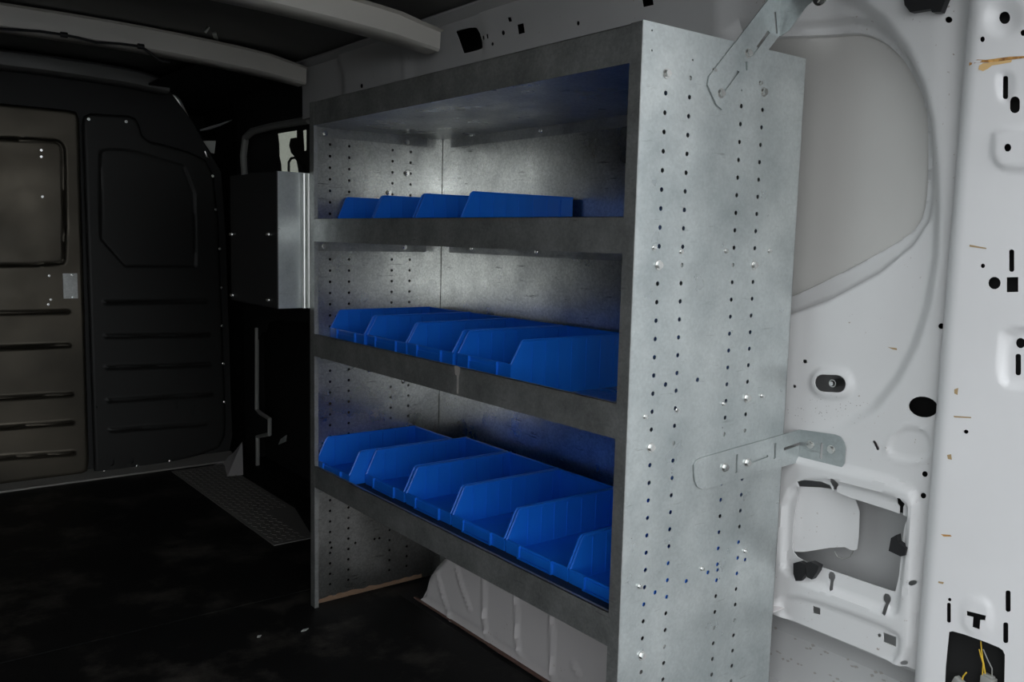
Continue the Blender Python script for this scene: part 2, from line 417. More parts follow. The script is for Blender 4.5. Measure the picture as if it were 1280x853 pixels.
for y, l in ((.832, 'blue open-front bin farthest left on the top shelf, against the far shelving end'),
             (.667, 'blue open-front bin in the middle of the three on the top shelf'),
             (.500, 'blue open-front bin on the top shelf with its long right side exposed')):
    put_bin(0, .058, y, zt, l, 'blue bins on the top shelf')
zm = S['mid']-LIP+.0012
for y, x, l in ((.834, .046, 'blue open-front bin at the far left of the middle shelf'),
             (.671, .052, 'blue open-front bin second from the left on the middle shelf'),
             (.508, .054, 'blue open-front bin third from the left on the middle shelf'),
             (.334, .056, 'blue open-front bin rightmost on the middle shelf, its right side showing above bare shelf')):
    put_bin(3, x, y, zm, l, 'blue bins on the middle shelf')
zl = S['low']-.0125
for y, x, l in ((.832, .011, 'blue open-front bin at the far left of the bottom shelf, pushed forward over the lip'),
             (.6635, .046, 'blue open-front bin second from the left on the bottom shelf, beside the one pushed forward'),
             (.494, .046, 'blue open-front bin third from the left on the bottom shelf'),
             (.3275, .046, 'blue open-front bin fourth from the left on the bottom shelf'),
             (.1625, .046, 'blue open-front bin on the bottom shelf, second from its right end'),
             (.0045, .046, 'blue open-front bin at the right end of the bottom shelf, partly hidden')):
    o_ = put_bin(1 if y > .01 else 2, x, y, zl, l, 'blue bins on the bottom shelf')

# dirt and rust along the foot of the far end, a paint run on the middle lip
def flat_mark(pts, mat, name, parent, off=(0,0,0)):
    bm = bmesh.new(); bm.faces.new([bm.verts.new(V(p)) for p in pts]); finish(bm, name, M[mat], parent, (0,0,0) if parent.type == 'MESH' else None, smooth=0)
pts_ = [(.001, L-.0018, .0005)] + [(.30, L-.0018, .0005)] + [(.30 - i*.0115, L-.0018, .009 + .006*random.random()) for i in range(27)]
flat_mark(pts_, 'rust_dull', 'rust_edge', far_panel)
q_ = [U(a, b, 0, -.0008) for a, b in ((568,457),(575,459),(575,467),(573.5,470),(573.5,493),(570.5,492),(571,470),(568.5,468))]
flat_mark(q_, 'dirt', 'paint_run', unit)
# ------------------------------------------------------------ the van side
A = uvx([(930,-60),(1040,-14),(1066,0),(1100,26),(1128,62),(1148,105),(1160,150),(1166,210),(1168,260),(1166,320),(1155,385),(1140,432),(1118,475),(1090,510),(1050,534),(1000,546),(900,560)], .40)
Bp = uvx([(930,60),(1003,48),(1060,40),(1082,43),(1106,56),(1128,80),(1142,108),(1149,124),(1149,134),(1153,136),(1154,210),(1152,250),(1146,275),(1131,294),(1069,329),(1000,364),(930,392)], .42)
Bp = smooth_poly(Bp, 2)
def offset(poly, d):
    o = []; n = len(poly)
    for i in range(n):
        (ax_, ay_), (bx_, by_) = poly[i-1], poly[(i+1) % n]; l = math.hypot(bx_-ax_, by_-ay_) or 1
        o.append((poly[i][0]+(by_-ay_)/l*d, poly[i][1]-(bx_-ax_)/l*d))
    return o
Cp = uvx([(930,44),(1000,34),(1062,24),(1092,30),(1120,52),(1143,85),(1158,120),(1164,160),(1165,240),(1160,275),(1140,306),(1100,340),(1040,374),(1000,389),(930,412)], .42)
Dp = smooth_poly(uvx([(955,560),(1000,572),(1138,606),(1147,625),(1146,650),(1138,900),(900,850)], .40), 2)
Ep = smooth_poly(uvx([(986,588),(1130,622),(1139,640),(1126,764),(1120,768),(986,718),(980,700)], .40), 2)
Fp = smooth_poly(uvx([(977,735),(1120,785),(1130,800),(1122,826),(1110,826),(976,776)], .40), 2)
Gp = smooth_poly(uvx([(1108,560),(1120,538),(1140,532),(1160,540),(1166,560),(1160,574),(1140,578),(1112,572)], .40), 2)
slotU = uvx([(1030,479)], .40)[0]; slotV = uvx([(1047,480)], .40)[0]
fields = [Field(A, .024, -.018), Field(Cp, .012, -.014), Field(Bp, .003, -.009), Ridge(Bp + Bp[:1], .0022, -.003), Field(Dp, .009, .010), Field(Ep, .008, -.009), Field(Fp, .007, -.006),
          Field(stadium(*slotV, *slotU, .023), .009, .005), Field(Gp, .006, -.004), Ridge(Gp + Gp[:1], .006, .003), Field(uvx([(1207,-40),(1213,900),(1193,900),(1186,-40)], .40), .05, -.01)]
def wall_x(y, z):
    h = 0
    if y < .15:
        for f in fields: h += f(y, z)
        h += .10*max(0, y+.20)*fields[0](y, z)/-.018*(1-fields[1](y, z)/-.014)*sm((1.0-z)/.25)
    r = sm((z-1.150)/.05)*sm((y+.01)/.12)
    h += .055*r + .02*sm((z-1.30)/.07) 
    if y > .1:
        h += .010*sm((z-1.235)/.012)*(1 - sm((abs(y-1.36)-.14)/.03)) + .008*(1-sm((abs(y-1.17)-.012)/.01))*sm((z-1.2)/.02)
        h -= .006*sm((z-1.225)/.02)*sm((.10-abs(y-.93))/.02)
    return .400 - h
def kh(a, b, s=1): # keyhole
    return uvx([(a+dx*s, b+dy*s) for dx, dy in ((-2,4),(-2.4,15),(0,17.5),(2.2,16),(2.6,5),(4.8,1),(4.8,-3),(2,-7),(-2,-7.5),(-4.6,-4),(-4.6,1))], .40)
def pc(a, b, r, rv=None, X=.40, rot=0, n=14): return uvx([(a+u, b+v) for u, v in circ(0, 0, r, n, rv, rot)], X)
def pq(pts, X=.40): return uvx(pts, X)
win = smooth_poly(uvx([(1000,598),(1036,604),(1041,616),(1134,645),(1134,650),(1131,655),(1129,665),(1121,740),(1112,739),(1040,714),(1008,704),(992,694),(989,680),(993,640),(999,612)], .398), 1)
wh = [win, kh(1044,605), kh(1127,629), kh(1040,722,.95), kh(1109,750,1.05),
      pq([(1018,757),(1027,760),(1027,768.5),(1018,766)]), pq([(1106,790),(1122,796),(1121.5,808),(1106,802)]), pc(1101,794,2.4), pc(1132,828,3.2),
      pc(1154,509,18.5,13,rot=.15,n=20), pc(1176,408,3.6), pc(1156,593,3.7), pc(1154,620,3.7), pc(1143,728,3.4), pc(1184,24,4), pc(1007,452,2.6), pc(994.5,483,2),
      stadium(*uvx([(1093,553)], .4)[0], *uvx([(1097,561)], .4)[0], .0026), stadium(*slotV, *slotU, .0138, 8)]
rail = lambda pts: uvx(pts, .345)
def rc(a, b, r, rv=None): return rail([(a+u, b+v) for u, v in circ(0, 0, r, 10, rv)])
wh += [smooth_poly(rail([(571,41),(573,38),(594,34),(598,36),(601,58),(599,61),(580,66),(576,66)]), 1), rc(603,47,2.4,3.2), rail([(608,43),(610.5,42.5),(610.5,48),(608.5,48.5)]), rc(615.5,55,1.7,2.4), rc(629,41,2.2,3.2),
       rail([(638,23),(642,22),(642,27),(638,28)]), rail([(647,31),(655,29),(656,41),(648,43)]), rc(722.5,29,2,3), rail([(802,-3),(815,-5),(817,6),(804,9)]), rc(456,108,1.8,3), rc(550,25,1.2), rc(627,1,1.8)]
out = [(-.236,.236), (1.52,.236), (1.52,1.212), (1.80,1.212), (1.80,1.372), (-.236,1.372)]
wall = sheet('wall_right', out, wh, [(.005, -.236, .05, .2, 1.3), (.012, .05, .12, .2, 1.3), (.02, .12, 1.93, 1.15, 1.372), (.1, .12, 1.52, .23, 1.15)],
             lambda u, v: V((wall_x(u, v), u, v)), (.0015, 0, 0), M['white'], None,
             lines=[q_ + q_[:1] for q_ in (offset(Bp, -.0016), Bp, offset(Bp, .0016))], smooth=50)
tag(wall, kind='structure')
wall.data.materials.append(M['skin'])
for p in wall.data.polygons:
    if p.center.y < .12 and inside(Bp, p.center.y, p.center.z): p.material_index = 1
# recessed plate inside the square opening
pts = smooth_poly(uvx([(980,606),(1040,612),(1067,626),(1065,689),(1058,692),(1046,685),(992,692),(984,680)], .41), 1)
yy0, yy1 = min(p[0] for p in pts), max(p[0] for p in pts)
rec = sheet('recess_plate', pts, [], [(.008, *ALL)], lambda u, v: V((.404+.024*sm((yy1-u)/(yy1-yy0)) - Ridge(uvx([(997,625),(995,672)], .41), .005, .003)(u, v) - Ridge(uvx([(1053,625),(1051,680)], .41), .004, .0025)(u, v), u, v)), (.001, 0, 0), M['white'], wall, smooth=50)
bm = bmesh.new(); q = [U(a, b, 0, .43) for a, b in ((1043,690),(1047,697),(1055,699),(1063,696),(1067,688),(1066,672))]; tube(bm, q, .0012, 6)
finish(bm, 'cable_clip', M['greyplastic'], wall)
bm = bmesh.new(); q = U(1044, 479, 0, .42)
tube(bm, [(.455, q.y, q.z), (.412, q.y, q.z)], .0062, 14); tube(bm, [(.413, q.y, q.z), (.4085, q.y, q.z)], [.0058, .0035], 14)
finish(bm, 'bolt', M['zinc'], wall)
# outer skin behind it
bm = bmesh.new(); box(bm, (.462, -.25, -.1), (.464, 1.6, 1.375)); box(bm, (.31, -.25, 1.372), (.464, 2.45, 1.376)); box(bm, (.402, 1.51, -.05), (.464, 1.514, 1.21)); box(bm, (.40, 1.802, 1.21), (.464, 1.806, 1.375)); box(bm, (.402, 1.52, 1.211), (.464, 1.80, 1.2125)); box(bm, (.31, 2.4, 1.372), (.47, 3.06, 1.376))
skin = finish(bm, 'wall_right_outer', M['outer'], smooth=0); tag(skin, kind='structure')
bm = bmesh.new(); box(bm, (.4515, -.2335, .45), (.4525, -.135, 1.24)); box(bm, (.43, -.2, 1.215), (.432, 1.9, 1.37))  # added black sheets in place of the shade behind the wall holes
finish(bm, 'cavity_shade', M['cab'], skin, smooth=0)
# lower sill, dirty ledges below the white panel
bm = bmesh.new()
for x0, z0, x1, z1 in ((.455,.30,.452,.205),(.452,.205,.436,.19),(.436,.19,.432,.10),(.432,.10,.36,.085),(.36,.085,.36,-.02)):
    prism(bm, [(x0,-.235,z0),(x1,-.235,z1),(x1+.001,-.235,z1-.001),(x0+.001,-.235,z0-.001)], (0,.35,0))
sill = finish(bm, 'trim_1', M['outer'], smooth=0); tag(sill, kind='structure')
bm = bmesh.new()
for (a0, b0), (a1, b1), wpx in (((962,800),(1120,846),5), ((965,818),(1090,853),3)):
    p, q = U(a0, b0, 0, .4352), U(a1, b1, 0, .4352)
p, q = U(962, 803, 0, .4335), U(1140, 853, 0, .4335)
for i in range(46):
    y, z = .09 - i*.007 + random.uniform(-.002, .002), random.choice((.188, .181, .150, .143)) + random.uniform(-.003, .003); w_, h_ = random.uniform(.002, .0045), random.uniform(.0012, .003)
    X_ = .436 - .004*(.19-z)/.09 if z < .19 else .436
    prism(bm, [(X_, y-w_, z), (X_, y-w_*.3, z+h_), (X_, y+w_, z+h_*.4), (X_, y+w_*.4, z-h_)], (-.0006, 0, 0))
finish(bm, 'dirt_line', M['dirt'], sill)

def fastener(name, pts, X, depth, label, cat, mat='black', group=None):
    bm = bmesh.new(); prism(bm, [(X, y, z) for y, z in uvx(pts, X)], (-depth, 0, 0))
    return tag(finish(bm, name, M[mat], bevel=.0012), label, cat, group)
fastener('plastic_clip', [(996,703),(1004,701),(1012,705),(1011,716),(1006,725),(999,725),(996,716)], .398, .010, 'left of the two black clips at the lower left corner of the square opening', 'clip', group='black clips around the square opening')
fastener('plastic_clip', [(1012,702),(1019,701),(1029,706),(1027,713),(1020,723),(1014,720),(1013,710)], .397, .012, 'right of the two black clips at the lower left corner of the square opening', 'clip', group='black clips around the square opening')
fastener('plastic_clip', [(1119,671),(1126,667),(1127,676),(1138,684),(1136,693),(1131,694),(1116,687)], .398, .012, 'single black plastic clip on the right edge of the square opening', 'clip', group='black clips around the square opening')
fastener('plastic_grommet', [(1134,-8),(1192,-8),(1187,2),(1181,17),(1170,17),(1169,13),(1143,17),(1136,8)], .398, .012, 'black plastic grommet in the top of the white wall at the frame edge', 'grommet')

# rear pillar, flared slightly toward the door opening
PN = V((-.99, -.134, 0)).normalized(); PU = V((.134, -.99, 0)).normalized(); P0 = V((.3745, -.2335, 0))
def pp(a, b): q = on_plane(a, b, P0, PN) - P0; return q.dot(PU), q.z
def pl(pts): return [pp(a, b) for a, b in pts]
def pr(a, b, w, h): return pl([(a-w/2, b-h/2+.4), (a+w/2, b-h/2), (a+w/2, b+h/2-.4), (a-w/2, b+h/2)])
def prr(a, b, w, h, r=None): return pl(rrect(a-w/2, b-h/2, a+w/2, b+h/2, r or min(w, h)*.42, 3))
def pcirc(a, b, r, rv=None): return pl([(a+u, b+v) for u, v in circ(0, 0, r, 14, rv)])
ph = [pcirc(1254,21,7,8), pcirc(1228,49,3,3.6), pcirc(1279,41,3.5,4), prr(1256,109,6.5,29), prr(1268.5,131,12.5,21,6), pcirc(1261,185,4.5,5),
      prr(1264.5,326,6.5,28), pcirc(1243,354,7.8,7.8), pr(1265.5,356,14.5,19), pcirc(1228.5,332.5,2.8), pcirc(1274,429.5,6,6.5), prr(1271,456.5,7,27),
      pl([(1209,763.5),(1233,769.5),(1232,775.5),(1226,775),(1225,787),(1216,784),(1217,771.5),(1209,769.5)]), prr(1186,766.5,5,25), prr(1260,752,6.5,27), prr(1257,791.5,6.5,26),
      pcirc(1187,750,2.2), pcirc(1207.5,540,3,2.6), smooth_poly(pl([(1184,791),(1193,789),(1246,808),(1256,815),(1256,830),(1253,960),(1176,960)]),1)]
pf = [Field(pcirc(1254,22,18,19), .02, -.006), Field(smooth_poly(pl([(1246,92),(1266,90),(1262,126),(1252,128)]),2), .008, -.003), Field(smooth_poly(pl([(1240,183),(1246,160),(1400,150),(1400,205),(1262,214),(1244,205)]),2), .006, .005),
      Field(smooth_poly(pl([(1254,420),(1262,413),(1400,409),(1400,478),(1258,484),(1251,474)]),2), .006, -.006), Field(smooth_poly(pr(1221,770,36,44),2), .006, .002)]
def pil(u, v):
    h = 0
    for f in pf: h += f(u, v)
    base = P0 + PU*u; e = max(0, .014-u)
    base = base - PN*(e*e/.028*1.0) + V((0, 0, v)) + PN*h
    return base
pillar = sheet('wall_rear', [(-.004,-.02),(.36,-.02),(.36,1.38),(-.004,1.38)], ph, [(.005, -.01, .13, .1, 1.25), (.02, .13, .16, 0, 1.3), (.05, .16, .36, 0, 1.38)], pil, (.0015, .0002, 0), M['pillar'], None, smooth=50)
tag(pillar, kind='structure')
bm = bmesh.new()   # pillar return toward the wall and closed rear of the box section
q0 = pil(-.004, 0); box(bm, (q0.x, -.236, -.02), (.462, -.2345, 1.38))
q1 = pil(.36, 0); box(bm, (q1.x-.001, q1.y-.003, -.02), (.56, q1.y, 1.38)); box(bm, (.50, q1.y, -.02), (.502, -.236, 1.38)); box(bm, (.462, -.238, -.02), (.502, -.2365, 1.38))
finish(bm, 'pillar_return', M['white'], pillar, smooth=0)
bm = bmesh.new()   # black sheet that stands in for the shade behind the pillar holes
prism(bm, [tuple(pil(u, 0) - PN*.018 + V((0,0,-.02))) for u in (.002, .35)] + [tuple(pil(u, 0) - PN*.0192 + V((0,0,-.02))) for u in (.35, .002)], (0, 0, 1.4))
finish(bm, 'pillar_hole_shade', M['cab'], pillar, smooth=0)
def stain(pts, mat, name, off=.0004):
    bm = bmesh.new(); bm.faces.new([bm.verts.new(pil(*pp(a, b)) + PN*off) for a, b in pts])
    finish(bm, name, M[mat], pillar, smooth=0)
stain([(1210.5,82),(1211,78),(1222,74.5),(1232,75),(1262,71),(1282,70),(1282,72.5),(1262,75),(1244,77.5),(1236,78.5),(1228,78),(1220,78.5)], 'rust', 'rust_stain', .0005)
stain([(1229,79),(1236,78.8),(1245,77.5),(1258,75.5),(1265,75),(1264,78),(1252,80),(1240,82),(1235,86),(1229,89),(1223,87),(1224,82)], 'rust_pale', 'rust_stain')
stain([(1176,668),(1188,669),(1190,671),(1180,671)], 'rust', 'rust_stain')
stain([(1192,520),(1214,521.5),(1214,523),(1193,522)], 'tan', 'scuff')
stain([(1193,487),(1198,485),(1197,494),(1193,492)], 'tan', 'scuff')
stain([(1184,569),(1189,568),(1190,575),(1185,574)], 'tan', 'scuff')
stain([(1173,727),(1180,728),(1179,730.5),(1173,729)], 'tan', 'scuff')
stain([(1212,306),(1233,310),(1233,311.5),(1212,308.5)], 'tan', 'scuff')
def wall_mark(pts, mat, name):
    bm = bmesh.new(); bm.faces.new([bm.verts.new((wall_x(y, z)-.0006, y, z)) for y, z in uvx(pts, .412)])
    finish(bm, name, M[mat], wall, smooth=0)
wall_mark([(1110,434),(1121,435.5),(1121,438),(1116,437)], 'tan', 'scuff')

bm = bmesh.new()
for i in range(70):
    a, b = random.gauss(1030, 32), random.gauss(512, 9)
    if not 990 < a < 1092: continue
    (y, z), = uvx([(a, b)], .41); r_ = random.uniform(.0003, .0009)
    bm.faces.new([bm.verts.new((wall_x(y+u, z+v)-.0005, y+u, z+v)) for u, v in ((-r_*1.6, 0), (0, r_), (r_*1.4, r_*.3), (r_*.3, -r_))])
finish(bm, 'dirt_specks', M['dirt'], wall, smooth=0)['kind'] = 'stuff'
# connectors and wires in the pillar opening
wire = empty('wire_connector', tuple(on_plane(1240, 845, P0 - PN*.012, PN))); tag(wire, 'grey plug with yellow wires hanging in the dark opening at the pillar foot', 'connector')
def pin(a, b, d): return on_plane(a, b, P0 - PN*d, PN)
bm = bmesh.new(); c = pin(1236, 850, .010)
mt4 = Matrix.Translation(c) @ Matrix.Rotation(-.2, 4, 'Z')
box(bm, (-.006, -.009, -.018), (.006, .009, .004), mt4); box(bm, (-.004, -.007, .004), (.004, .007, .007), mt4)
finish(bm, 'plug_body', M['greyplastic'], wire, bevel=.001)
for pts, mm in (([(1228,846),(1229,830),(1226,820),(1224,812)], 'yellow'), ([(1232,846),(1230,832),(1228,822),(1227,814),(1226,802)], 'yellow'), ([(1240,846),(1240,836),(1235,826),(1229,812)], 'greyplastic')):
    bm = bmesh.new(); tube(bm, [pin(a, b, .009+.001*i) for i, (a, b) in enumerate(pts)], .0009, 6); finish(bm, 'wire', M[mm], wire)
wire2 = empty('wire_connector', tuple(pin(1203, 850, .012))); tag(wire2, 'small grey plug with a yellow wire at the lower left of the pillar opening', 'connector')
bm = bmesh.new(); c = pin(1200, 853, .010); mt4 = Matrix.Translation(c) @ Matrix.Rotation(-.2, 4, 'Z') @ Matrix.Rotation(.4, 4, 'X'); box(bm, (-.005, -.008, -.008), (.005, .008, .004), mt4)
finish(bm, 'plug_body', M['greyplastic'], wire2, bevel=.001)
bm = bmesh.new(); tube(bm, [pin(a, b, .009) for a, b in ((1203,850),(1204,846),(1208,841))], .001, 6); finish(bm, 'wire', M['yellow'], wire2)

# -------------------------------------------------------------- wheel arch
ax = .222
prof = uvx([(526,748),(526,735),(530,722),(538,712),(548,704),(560,699)], ax)
prof = [(.905, -.004), (.902, .03), (.885, .075), (.85, .125), (.79, .178), (.70, .220), (.58, .245), (.40, .252), (-.15, .252), (-.15, -.004)]
q = uvx([(526,746),(527,735),(530,722),(537,711)], ax)
prof = [(q[0][0]+.002, -.004)] + q[1:] + [(q[3][0]-.05, q[3][1]+.045), (q[3][0]-.12, q[3][1]+.075), (.48, .250), (.006, .252), (.006, -.004)]
ridges = [Ridge(uvx(l, ax), .007, .007) for l in ([(545,715),(552,740),(563,775)], [(569,708),(575,730),(587,762)], [(604,720),(604,760),(607,794),(612,796)], [(644,745),(645,790),(648,818),(652,821)], [(689,770),(689,845),(694,848)], [(715,830),(722,842)])]
cr = uvx([(723,840),(757,810)], ax)
def archf(u, v):
    if v > 0: d = dist(prof, u, v)
    else: d = .1
    e = max(0, .03-d) if v > .01 and u < .98 else 0
    return V((ax + e*e/.045 - sum(r(u, v) for r in ridges) - .004*sm((.10-u)/.02)*0 + .10*max(0, v-.02)*.25, u, v))
arch = sheet('wheel_arch', prof, [], [(.0075, 0, 1, 0, .3)], archf, (.012, 0, 0), M['arch'], smooth=60)
bm = bmesh.new()
for (y0, z0), (y1, z1) in zip(prof[:-2], prof[1:-1]):
    prism(bm, [(archf(y0, z0).x+.001, y0, z0), (archf(y1, z1).x+.001, y1, z1), (.40, y1, z1), (.40, y0, z0)], (0, 0, -.001))
finish(bm, 'arch_top', M['arch'], arch, smooth=50)
bm = bmesh.new(); p0, p1, p2 = [U(a, b, 2, .001) for a, b in ((526,748),(594,798),(600,806))]
prism(bm, [(.217, .90, .0), (.217, .60, .0), (.2235, .60, .0), (.2235, .90, .0)], (0, 0, .003))
prism(bm, [(.215, .60, .0), (.215, .006, .0), (.2235, .006, .0), (.2235, .60, .0)], (0, 0, .004))
finish(bm, 'weld_flange', M['weld'], arch, smooth=0)
tag(arch, 'white ribbed metal wheel arch on the floor under the bottom shelf', 'wheel arch')

# ------------------------------------------------------------------- floor
bm = bmesh.new(); box(bm, (-1.25, -.52, -.05), (.47, 2.9, -.006)); fl = finish(bm, 'floor', M['black'], smooth=0); tag(fl, kind='structure')
ys = 1.088
def mat_sheet(y0, y1, x0, x1, label):
    bm = bmesh.new(); box(bm, (x0, y0, -.006), (x1, y1, -.0004)); return tag(finish(bm, 'rubber_mat', M['rubber'], bevel=.002), label, 'floor mat', 'black floor mats')
mat_sheet(-.50, ys-.002, -1.2, .2, 'scuffed black rubber mat on the floor in front of the shelving')
mat_sheet(ys+.002, 2.40, -1.2, .36, 'black rubber mat on the floor beyond the seam, up to the partition')
bm = bmesh.new(); q = uvz([(220,590),(340,683),(392,672),(282,581)], .003)
prism(bm, [(.085, 2.34, 0), (.085, 1.42, 0), (.20, 1.42, 0), (.27, 1.7, 0), (.27, 2.34, 0)], (0, 0, .003))
for i in range(9):
    for j in range(46):
        x, y = .10+i*.019, 1.44+j*.0195
        if x > .19 and y < 1.72: continue
        s = 1 if (i+j) % 2 else -1; mt4 = Matrix.Translation((x, y, .003)) @ Matrix.Rotation(s*.8, 4, 'Z'); box(bm, (-.006, -.0015, 0), (.006, .0015, .0012), mt4)
tag(finish(bm, 'tread_plate', M['tread'], smooth=0), 'grey diamond-pattern tread plate strip on the floor by the sliding door', 'tread plate')
for a, b, s, lab in ((324,796,.006,'tiny white scrap on the black mat, left of the other scrap'), (381,788,.010,'longer pale scrap on the black mat near the shelving foot')):
    q = U(a, b, 2, 0); bm = bmesh.new(); prism(bm, [(q.x-s, q.y-.003, -.0002), (q.x, q.y-.005, -.0002), (q.x+s, q.y+.002, -.0002), (q.x-.002, q.y+.004, -.0002)], (0, 0, .0015))
    tag(finish(bm, 'paper_scrap', M['strip'], smooth=0), lab, 'scrap')

# ------------------------------------------------------------------- roof
bm = bmesh.new()
n = 14
for i in range(n):
    x0, x1 = -1.25+i*(1.62/n), -1.25+(i+1)*(1.62/n)
    zz = lambda x: 1.372 + .028*(1-((x+.44)/.81)**2)
    prism(bm, [(x0, -.52, zz(x0)), (x1, -.52, zz(x1)), (x1, -.52, zz(x1)+.002), (x0, -.52, zz(x0)+.002)], (0, 3.6, 0))
ceil = finish(bm, 'ceiling', M['roof'], smooth=60); tag(ceil, kind='structure')
def roof_beam(name, y, w, zoff, drop, mat, xe=.335):
    """hat-section roof bow across the van with flared, notched ends"""
    bm = bmesh.new(); n = 26
    pr = []
    for i in range(n+1):
        x = -1.2 + (xe+1.2)*i/n
        z = 1.338 + drop - .034*max(0, (x+.35)/.65)**2 - zoff
        e = sm((x-(xe-.14))/.14); dr = drop*(1-.2*e); z -= .010*e
        ww = w*(1-.15*e)
        pr.append([V((x, y-ww*.72, z+.016)), V((x, y-ww*.5, z+.013)), V((x, y-ww*.46, z-dr+.006)), V((x, y-ww*.36, z-dr)), V((x, y+ww*.36, z-dr)), V((x, y+ww*.46, z-dr+.006)), V((x, y+ww*.5, z+.013)), V((x, y+ww*.72, z+.016))])
    vs = [[bm.verts.new(p) for p in r] for r in pr]
    for i in range(n):
        for k in range(7): bm.faces.new((vs[i][k], vs[i+1][k], vs[i+1][k+1], vs[i][k+1]))
    bm.faces.new(vs[-1]); 
    o = finish(bm, name, M[mat], smooth=40); tag(o, kind='structure'); return o
beam1 = roof_beam('trim_2', .985, .08, .014, .036, 'rib', .304)
beam2 = roof_beam('trim_3', 1.73, .08, 0, .040, 'rib', .312)
beam3 = roof_beam('trim_4', 2.36, .10, -.004, .030, 'roof', .10)
bm = bmesh.new(); box(bm, (.03, 1.79, 1.338), (.384, 3.0, 1.345)); box(bm, (-1.24, 2.46, 1.345), (.45, 3.05, 1.352))
hl_ = finish(bm, 'trim_7', M['cab'], smooth=0); tag(hl_, kind='structure')
# roof gutter flange above the rail
bm = bmesh.new(); prism(bm, [(.300, -.3, 1.366), (.325, -.3, 1.356), (.352, -.3, 1.352), (.352, -.3, 1.356), (.325, -.3, 1.360), (.300, -.3, 1.370)], (0, 2.05, 0))
g = finish(bm, 'trim_5', M['white'], smooth=0); tag(g, kind='structure')
# dark cable sagging along the second roof beam
bm = bmesh.new(); cz = []
for a, b in ((-60,30),(0,36),(25,37.5),(50,39),(80,43.5),(98,47),(120,53),(150,54.5),(176,58),(186,65),(200,76),(212,78)):
    q = U(a, b, 1, 1.683); cz.append(q)
tube(bm, cz, .0035, 7)
for i in (4, 8): tube(bm, [cz[i]-V((.008,0,0)), cz[i]+V((.008,0,0))], .007, 8)
tag(finish(bm, 'cable', M['black']), 'thin black cable clipped along the pale roof beam', 'cable')
# light tabs on the roof skin
for pts, lab in (([(255,40),(261,34),(262,36),(258,42)], 'small slanted pale tab on the dark roof skin, left of the larger tab'), ([(265,42),(270,41),(273,51),(267,48)], 'larger pale tab on the dark roof skin between the beams')):
    bm = bmesh.new(); prism(bm, [U(a, b, 2, 1.386) for a, b in pts], (0, 0, .003)); tag(finish(bm, 'foil_tab', M['strip'], smooth=0), lab, 'tab')
# ------------------------------------------------------ partition (y = 2.42)
BYP = 2.42
def yb(pts): return uvy(pts, BYP)
bk = yb([(-60,70),(200,100),(216,118),(240,150),(262,190),(277,215),(283,300),(291,545),(286,578),(115,598),(-60,618)])
bk[-1] = (-1.2, 0); bk[0] = (-1.2, 1.36); bk[1] = (bk[1][0], 1.365); bk[-3] = (bk[-3][0], 0.002); bk[-2] = (bk[-2][0], 0.0)
wf = sheet('wall_front', bk, [], [(.2, *ALL)], lambda u, v: V((u, BYP+.006, v)), (0, .002, 0), M['bulkblack'], smooth=30); tag(wf, kind='structure')
# right hand pressed panel
rp = yb([(102,155),(104,146),(112,142),(160,145),(168,148),(173,156),(177,170),(186,177),(200,180),(235,190),(256,200),(266,220),(272,280),(281,520),(280,545),(272,560),(250,568),(200,580),(128,592),(117,588),(116,560)])
rw = smooth_poly(yb([(124,195),(128,188),(160,189),(190,197),(240,212),(243,330),(240,333),(126,333)]), 1)
rid = [Ridge(yb(l), .010, .006) for l in ([(130,378),(255,376)], [(131,420),(258,418)], [(132,459),(260,455)], [(134,500),(262,492)], [(137,537),(255,529)])]
rfe = Field(rp, .016, .012); rwf = lambda u, v, f=Field(rw, .008, -.004), g=Ridge(rw + rw[:1], .006, -.003): f(u, v) + g(u, v)
hl = [yb([(137+u, 577+v) for u, v in circ(0, 0, 5, 12, 4.5)]), yb([(161+u, 575+v) for u, v in circ(0, 0, 5, 12, 4.5)]), yb([(123.5+u, 571+v) for u, v in circ(0, 0, 1.3, 8)])] + \
     [yb([(a+u, b+v) for u, v in circ(0, 0, 1.5, 8, 2)]) for a, b in ((219,467),(239,475),(219,501),(219,508),(241,507),(241,516),(179,564),(119,508))]
rpan = sheet('wall_panel', rp, hl, [(.0052, *ALL)], lambda u, v: V((u, BYP-.004-rfe(u, v)+.012*0 - rwf(u, v) - sum(r(u, v) for r in rid)*1.0, v)), (0, .002, 0), M['bulk'], wf, smooth=50)
for a, b in ((111,149),(158,152),(266,220),(270,262),(275,311),(277,360),(278,408),(279.5,455),(281,503),(172,583),(213,577),(131,590)):
    q = U(a, b, 1, BYP-.02); bolt((q.x, BYP-.0175, q.z), '-y', wf, BOLT, .75)
# door in the partition (bronze sheen)
dr = yb([(-60,130),(85,138),(95,141),(98,150),(110,575),(108,588),(100,592),(-60,610)]); dr[0] = (-.72, dr[1][1]); dr[-1] = (-.72, dr[-2][1]+.002)
dw = smooth_poly(yb([(-60,172),(66,176),(76,180),(79,190),(80,322),(76,331),(-60,332)]), 1)
drid = [Ridge(yb(l), .009, .006) for l in ([(-60,392),(83,389)], [(-60,436),(84,431)], [(-60,500),(87,492)], [(-60,538),(88,527)], [(-60,575),(90,565)])]
dfe = Field(dr, .016, .014); dwf = lambda u, v, f=Field(dw, .010, -.006), g=Ridge(dw + dw[:1], .007, -.005): f(u, v) + g(u, v)
door = sheet('door_1', dr, [], [(.005, -.46, 0, 0, 1.3), (.05, -.75, -.46, 0, 1.3)], lambda u, v: V((u, BYP-.004-dfe(u, v)-dwf(u, v)-sum(r(u, v) for r in drid), v)), (0, .002, 0), M['bronze'], smooth=50); tag(door, kind='structure')
for a, b in ((51.5,188),(51.5,196),(53,246)):
    q = U(a, b, 1, BYP-.012); bolt((q.x, BYP-.0095, q.z), '-y', door, BOLT, .85)
